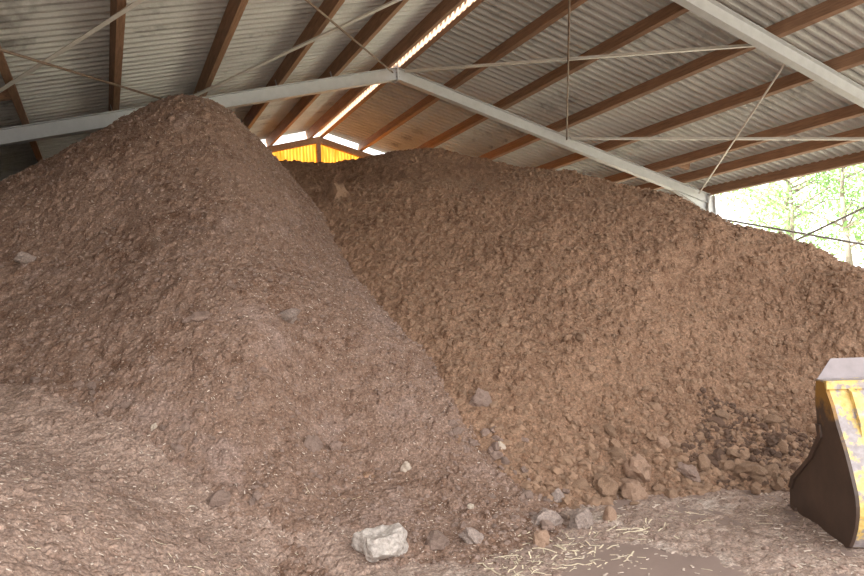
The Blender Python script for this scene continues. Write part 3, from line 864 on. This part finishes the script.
straw(45, [(0, 220, 420, 576), (0, 330, 480, 576), (200, 340, 540, 576)], 0.03, 0.10, 'straw stalk lying on the pale spill', 'straw stalks on the pale spill', bright)
straw(30, [(150, 520, 420, 560), (300, 480, 480, 576)], 0.03, 0.08, 'short straw stalk on the lower greyish slope', 'straw stalks on the greyish slope', stalks)
def chaff(n, box, lmin, lmax, label, seed, cond):
    r = np.random.default_rng(seed); VV = []; FF = []; off = 0
    x = r.uniform(box[0], box[1], n); y = r.uniform(box[2], box[3], n)
    k = cond(x, y, r); x, y = x[k], y[k]; z = surf(x, y)
    zx = (surf(x + .04, y) - surf(x - .04, y)) / .08; zy = (surf(x, y + .04) - surf(x, y - .04)) / .08
    zx = np.clip(zx, -1, 1); zy = np.clip(zy, -1, 1)
    quad = np.array([(-.5, -.5, 0), (.5, -.5, 0), (.5, .5, 0), (-.5, .5, 0), (-.5, -.5, 1), (.5, -.5, 1), (.5, .5, 1), (-.5, .5, 1)])
    fc = np.array([(0, 3, 2, 1), (4, 5, 6, 7), (0, 1, 5, 4), (1, 2, 6, 5), (2, 3, 7, 6), (3, 0, 4, 7)])
    for i in range(len(x)):
        ln = r.uniform(lmin, lmax); a = r.uniform(0, 6.28); w = ln * r.uniform(.12, .35)
        u = quad[:, 0] * ln; v = quad[:, 1] * w
        gx = u * math.cos(a) - v * math.sin(a); gy = u * math.sin(a) + v * math.cos(a)
        VV.append(np.stack([x[i] + gx, y[i] + gy, z[i] + 0.004 + gx * zx[i] + gy * zy[i] + quad[:, 2] * 0.003], 1)); FF.append(fc + off); off += 8
    o = link('chaff', np_mesh('chaff', np.concatenate(VV), np.concatenate(FF), False), MAT['chip'])
    tag(o, label, 'chaff', kind='stuff')
chaff(6500, (-2.5, 4.5, 2.6, 10), 0.006, 0.022, 'pale wood and straw chips flecking the tall greyish heap', 81, own(grey, (brown, pale)))
chaff(2200, (-2.2, 2.0, 2.2, 5.5), 0.005, 0.022, 'pale chips and chaff flecking the pale spill', 82, own(pale, (brown, grey)))
chaff(900, (1.2, 6.0, 1.9, 5.0), 0.01, 0.05, 'trodden chaff on the floor', 83, lambda x, y, r: (brown.at(x, y) < 0.02) & (grey.at(x, y) < 0.02) & (pale.at(x, y) < 0.02) & (vnoise(x, y, 2.0, 84) > -0.1))

# ------------------------------------------------------------------ loader bucket
HEEL = np.array([4.1923, 2.7066, 0.0]); UD = np.array([0.55033, 0.83495, 0]); WD = np.array([0.83495, -0.55033, 0])
bk = empty('loader_bucket', tuple(HEEL))
tag(bk, 'worn yellow loader bucket standing on the floor, opening towards the brown heap', 'loader bucket')
ang = math.atan2(WD[1], WD[0])
bk.rotation_euler = (0, 0, ang)          # local x = width, local y = towards the opening
BW = 2.35
def bpart(name, bm, mat, smooth=False, parent=None):
    me = bm_mesh(name, bm, smooth); me.materials.append(mat)
    o = bpy.data.objects.new(name, me); C.objects.link(o); o.parent = parent or bk
    return o
prof_back = [(0.02, 0.0), (-0.03, 0.022), (-0.074, 0.083), (-0.118, 0.165), (-0.148, 0.25), (-0.156, 0.31), (-0.150, 0.38), (-0.124, 0.456), (-0.088, 0.545), (-0.047, 0.636), (0.028, 0.765), (0.091, 0.90), (0.150, 0.985), (0.177, 1.04)]
cheek = [(0.886, 0.0), (0.865, 0.16), (0.80, 0.25), (0.48, 0.47), (0.30, 0.66), (0.315, 0.74), (0.325, 0.9), (0.29, 1.04)]
for w0 in (0.0, BW - 0.022):
    bm = bmesh.new(); ring = prof_back + cheek[::-1]
    add_prism(bm, [(w0, u, z) for u, z in ring], [(w0 + 0.022, u, z) for u, z in ring])
    ch = bpart('cheek_plate', bm, MAT['bucket_dark'])
    bm = bmesh.new()      # thicker wear strip along the front edge of the cheek
    inner = [(u - 0.055, z) for u, z in cheek[1:6]]
    st = cheek[1:6]
    add_prism(bm, [(w0 - 0.014, u, z) for u, z in st + inner[::-1]], [(w0 + 0.036, u + 0.004, z) for u, z in st + inner[::-1]])
    bpart('wear_strip', bm, MAT['bucket_dark'], parent=ch)
# curved shell (back and floor)
def shell(bm, prof, x0, x1, t):
    n = len(prof)
    nrm = []
    for i in range(n):
        a = np.array(prof[max(0, i - 1)]); b = np.array(prof[min(n - 1, i + 1)]); d = (b - a) / np.linalg.norm(b - a)
        nrm.append(np.array([d[1], -d[0]]))
    inn = [tuple(np.array(p) + m * t) for p, m in zip(prof, nrm)]
    ring = prof + inn[::-1]
    for i in range(n - 1):
        q = [prof[i], prof[i + 1], inn[i + 1], inn[i]]
        add_prism(bm, [(x0, u, z) for u, z in q], [(x1, u, z) for u, z in q])
bm = bmesh.new(); shell(bm, prof_back, 0.022, BW - 0.022, 0.016)
bmesh.ops.remove_doubles(bm, verts=bm.verts[:], dist=0.0005)
bpart('back_shell', bm, MAT['bucket_yellow'])
bm = bmesh.new(); add_box(bm, 0.022, BW - 0.022, 0.0, 0.78, 0.0, 0.018); bpart('floor_plate', bm, MAT['bucket_dark'])
bm = bmesh.new()
ce = [(0.76, 0.0), (0.93, 0.0), (0.93, 0.008), (0.76, 0.032)]
add_prism(bm, [(-0.01, u, z) for u, z in ce], [(BW + .01, u, z) for u, z in ce]); bpart('cutting_edge', bm, MAT['bucket_dark'])
bm = bmesh.new(); add_box(bm, 0.0, BW, 0.155, 0.29, 1.035, 1.05); bpart('top_plate', bm, MAT['bucket_yellow'])
bm = bmesh.new()          # lip bar under the guard
add_box(bm, 0.0, BW, 0.135, 0.165, 0.995, 1.05); bpart('lip_bar', bm, MAT['bucket_yellow'])
bm = bmesh.new()          # spill guard with cut corners
g0 = [(0.0, 0.275, 1.045), (BW, 0.275, 1.045), (BW - 0.12, 0.33, 1.18), (0.12, 0.33, 1.18)]
add_prism(bm, g0, [(x, u + 0.012, z - 0.004) for x, u, z in g0]); bpart('spill_guard', bm, MAT['bucket_grey'])
for x0, x1 in ((0.13, 0.165), (BW - 0.165, BW - 0.13)):    # rib by each cheek
    bm = bmesh.new()
    add_prism(bm, [(x0, u, z) for u, z in ((0.14, 1.0), (0.085, 0.98), (0.0, 0.80), (-0.01, 0.70), (0.0, 0.70))], [(x1, u, z) for u, z in ((0.14, 1.0), (0.085, 0.98), (0.0, 0.80), (-0.01, 0.70), (0.0, 0.70))])
    bpart('rib', bm, MAT['bucket_yellow'])
for x0 in (0.62, 0.80, 1.48, 1.66):
    bm = bmesh.new()
    pr = [(0.14, 1.0), (-0.10, 0.98), (-0.30, 0.82), (-0.36, 0.40), (-0.33, 0.22), (-0.12, 0.16), (-0.15, 0.36), (-0.05, 0.64)]
    add_prism(bm, [(x0, u, z) for u, z in pr], [(x0 + 0.03, u, z) for u, z in pr]); bpart('hinge_bracket', bm, MAT['bucket_yellow'])

# ------------------------------------------------------------------ trees outside the open side
def tree(x, y, h, cr, seed, label, leaves=4500, trunk_r=0.16, lean=0.0, sparse=1.0):
    r = random.Random(seed)
    t = empty('tree', (x, y, -0.04)); tag(t, label, 'tree', 'trees beyond the open side')
    bm = bmesh.new()
    pts = [Vector((x, y, -0.04))]
    for i in range(1, 7):
        pts.append(Vector((x + lean * i / 6 * h * .3 + r.uniform(-.12, .12), y + r.uniform(-.12, .12), h * 0.9 * i / 6)))
    for i in range(6):
        add_tube(bm, pts[i], pts[i + 1], trunk_r * (1 - i / 7), trunk_r * (1 - (i + 1) / 7), 8)
    link('trunk', bm_mesh('trunk', bm, True), MAT['bark'], t)
    bm = bmesh.new(); tips = []
    for i in range(16):
        a = r.randint(1, 5); p0 = pts[a].lerp(pts[a + 1], r.random())
        an = r.uniform(0, 6.28); ln = cr * r.uniform(.45, 1.0)
        p1 = p0 + Vector((math.cos(an) * ln * .6, math.sin(an) * ln * .6, ln * r.uniform(.1, .5)))
        p2 = p1 + Vector((math.cos(an + .4) * ln * .5, math.sin(an + .4) * ln * .5, ln * r.uniform(-.1, .3)))
        add_tube(bm, p0, p1, 0.045, 0.028, 6); add_tube(bm, p1, p2, 0.028, 0.01, 6)
        tips += [p1, p2, p1.lerp(p2, .5)]
    link('branches', bm_mesh('branches', bm, True), MAT['bark'], t)
    tips.append(pts[-1])
    g = np.random.default_rng(seed); n = leaves
    c = np.array([tips[i] for i in g.integers(0, len(tips), n)])
    P = c + g.normal(0, cr * 0.17 * sparse, (n, 3)) * (1, 1, .75)
    P = P[P[:, 2] > 0.3]; n = len(P)
    a = g.normal(0, 1, (n, 3)); a /= np.linalg.norm(a, axis=1)[:, None]
    b = np.cross(a, g.normal(0, 1, (n, 3))); b /= np.linalg.norm(b, axis=1)[:, None]
    s = g.uniform(.05, .12, n)[:, None]
    V = np.stack([P - a * s, P + b * s * .45, P + a * s, P - b * s * .45], 1).reshape(-1, 3)
    F = np.arange(4 * n).reshape(n, 4)
    o = link('foliage', np_mesh('foliage', V, F, False), MAT['leaf'], t); o['kind'] = 'stuff'
tree(22.5, 13.9, 8.0, 2.6, 1, 'slim forked tree standing alone close outside the open side', 3000, 0.15, 0.05)
tree(24.5, 17.2, 8.5, 2.8, 2, 'pale leafy tree just past the eave column', 3500, 0.14)
tree(26.5, 13.2, 9.0, 3.2, 3, 'taller leafy tree behind the slim forked tree', 5000, 0.22)
tree(29.0, 20.5, 9.5, 3.4, 4, 'broad tree farther back beyond the eave column', 4500, 0.2)
tree(31.0, 16.2, 10.0, 3.6, 5, 'large round tree at the back of the row', 5000, 0.24)
tree(21.5, 10.6, 7.0, 2.4, 6, 'bushy tree nearest the bucket end of the open side', 3500, 0.14)
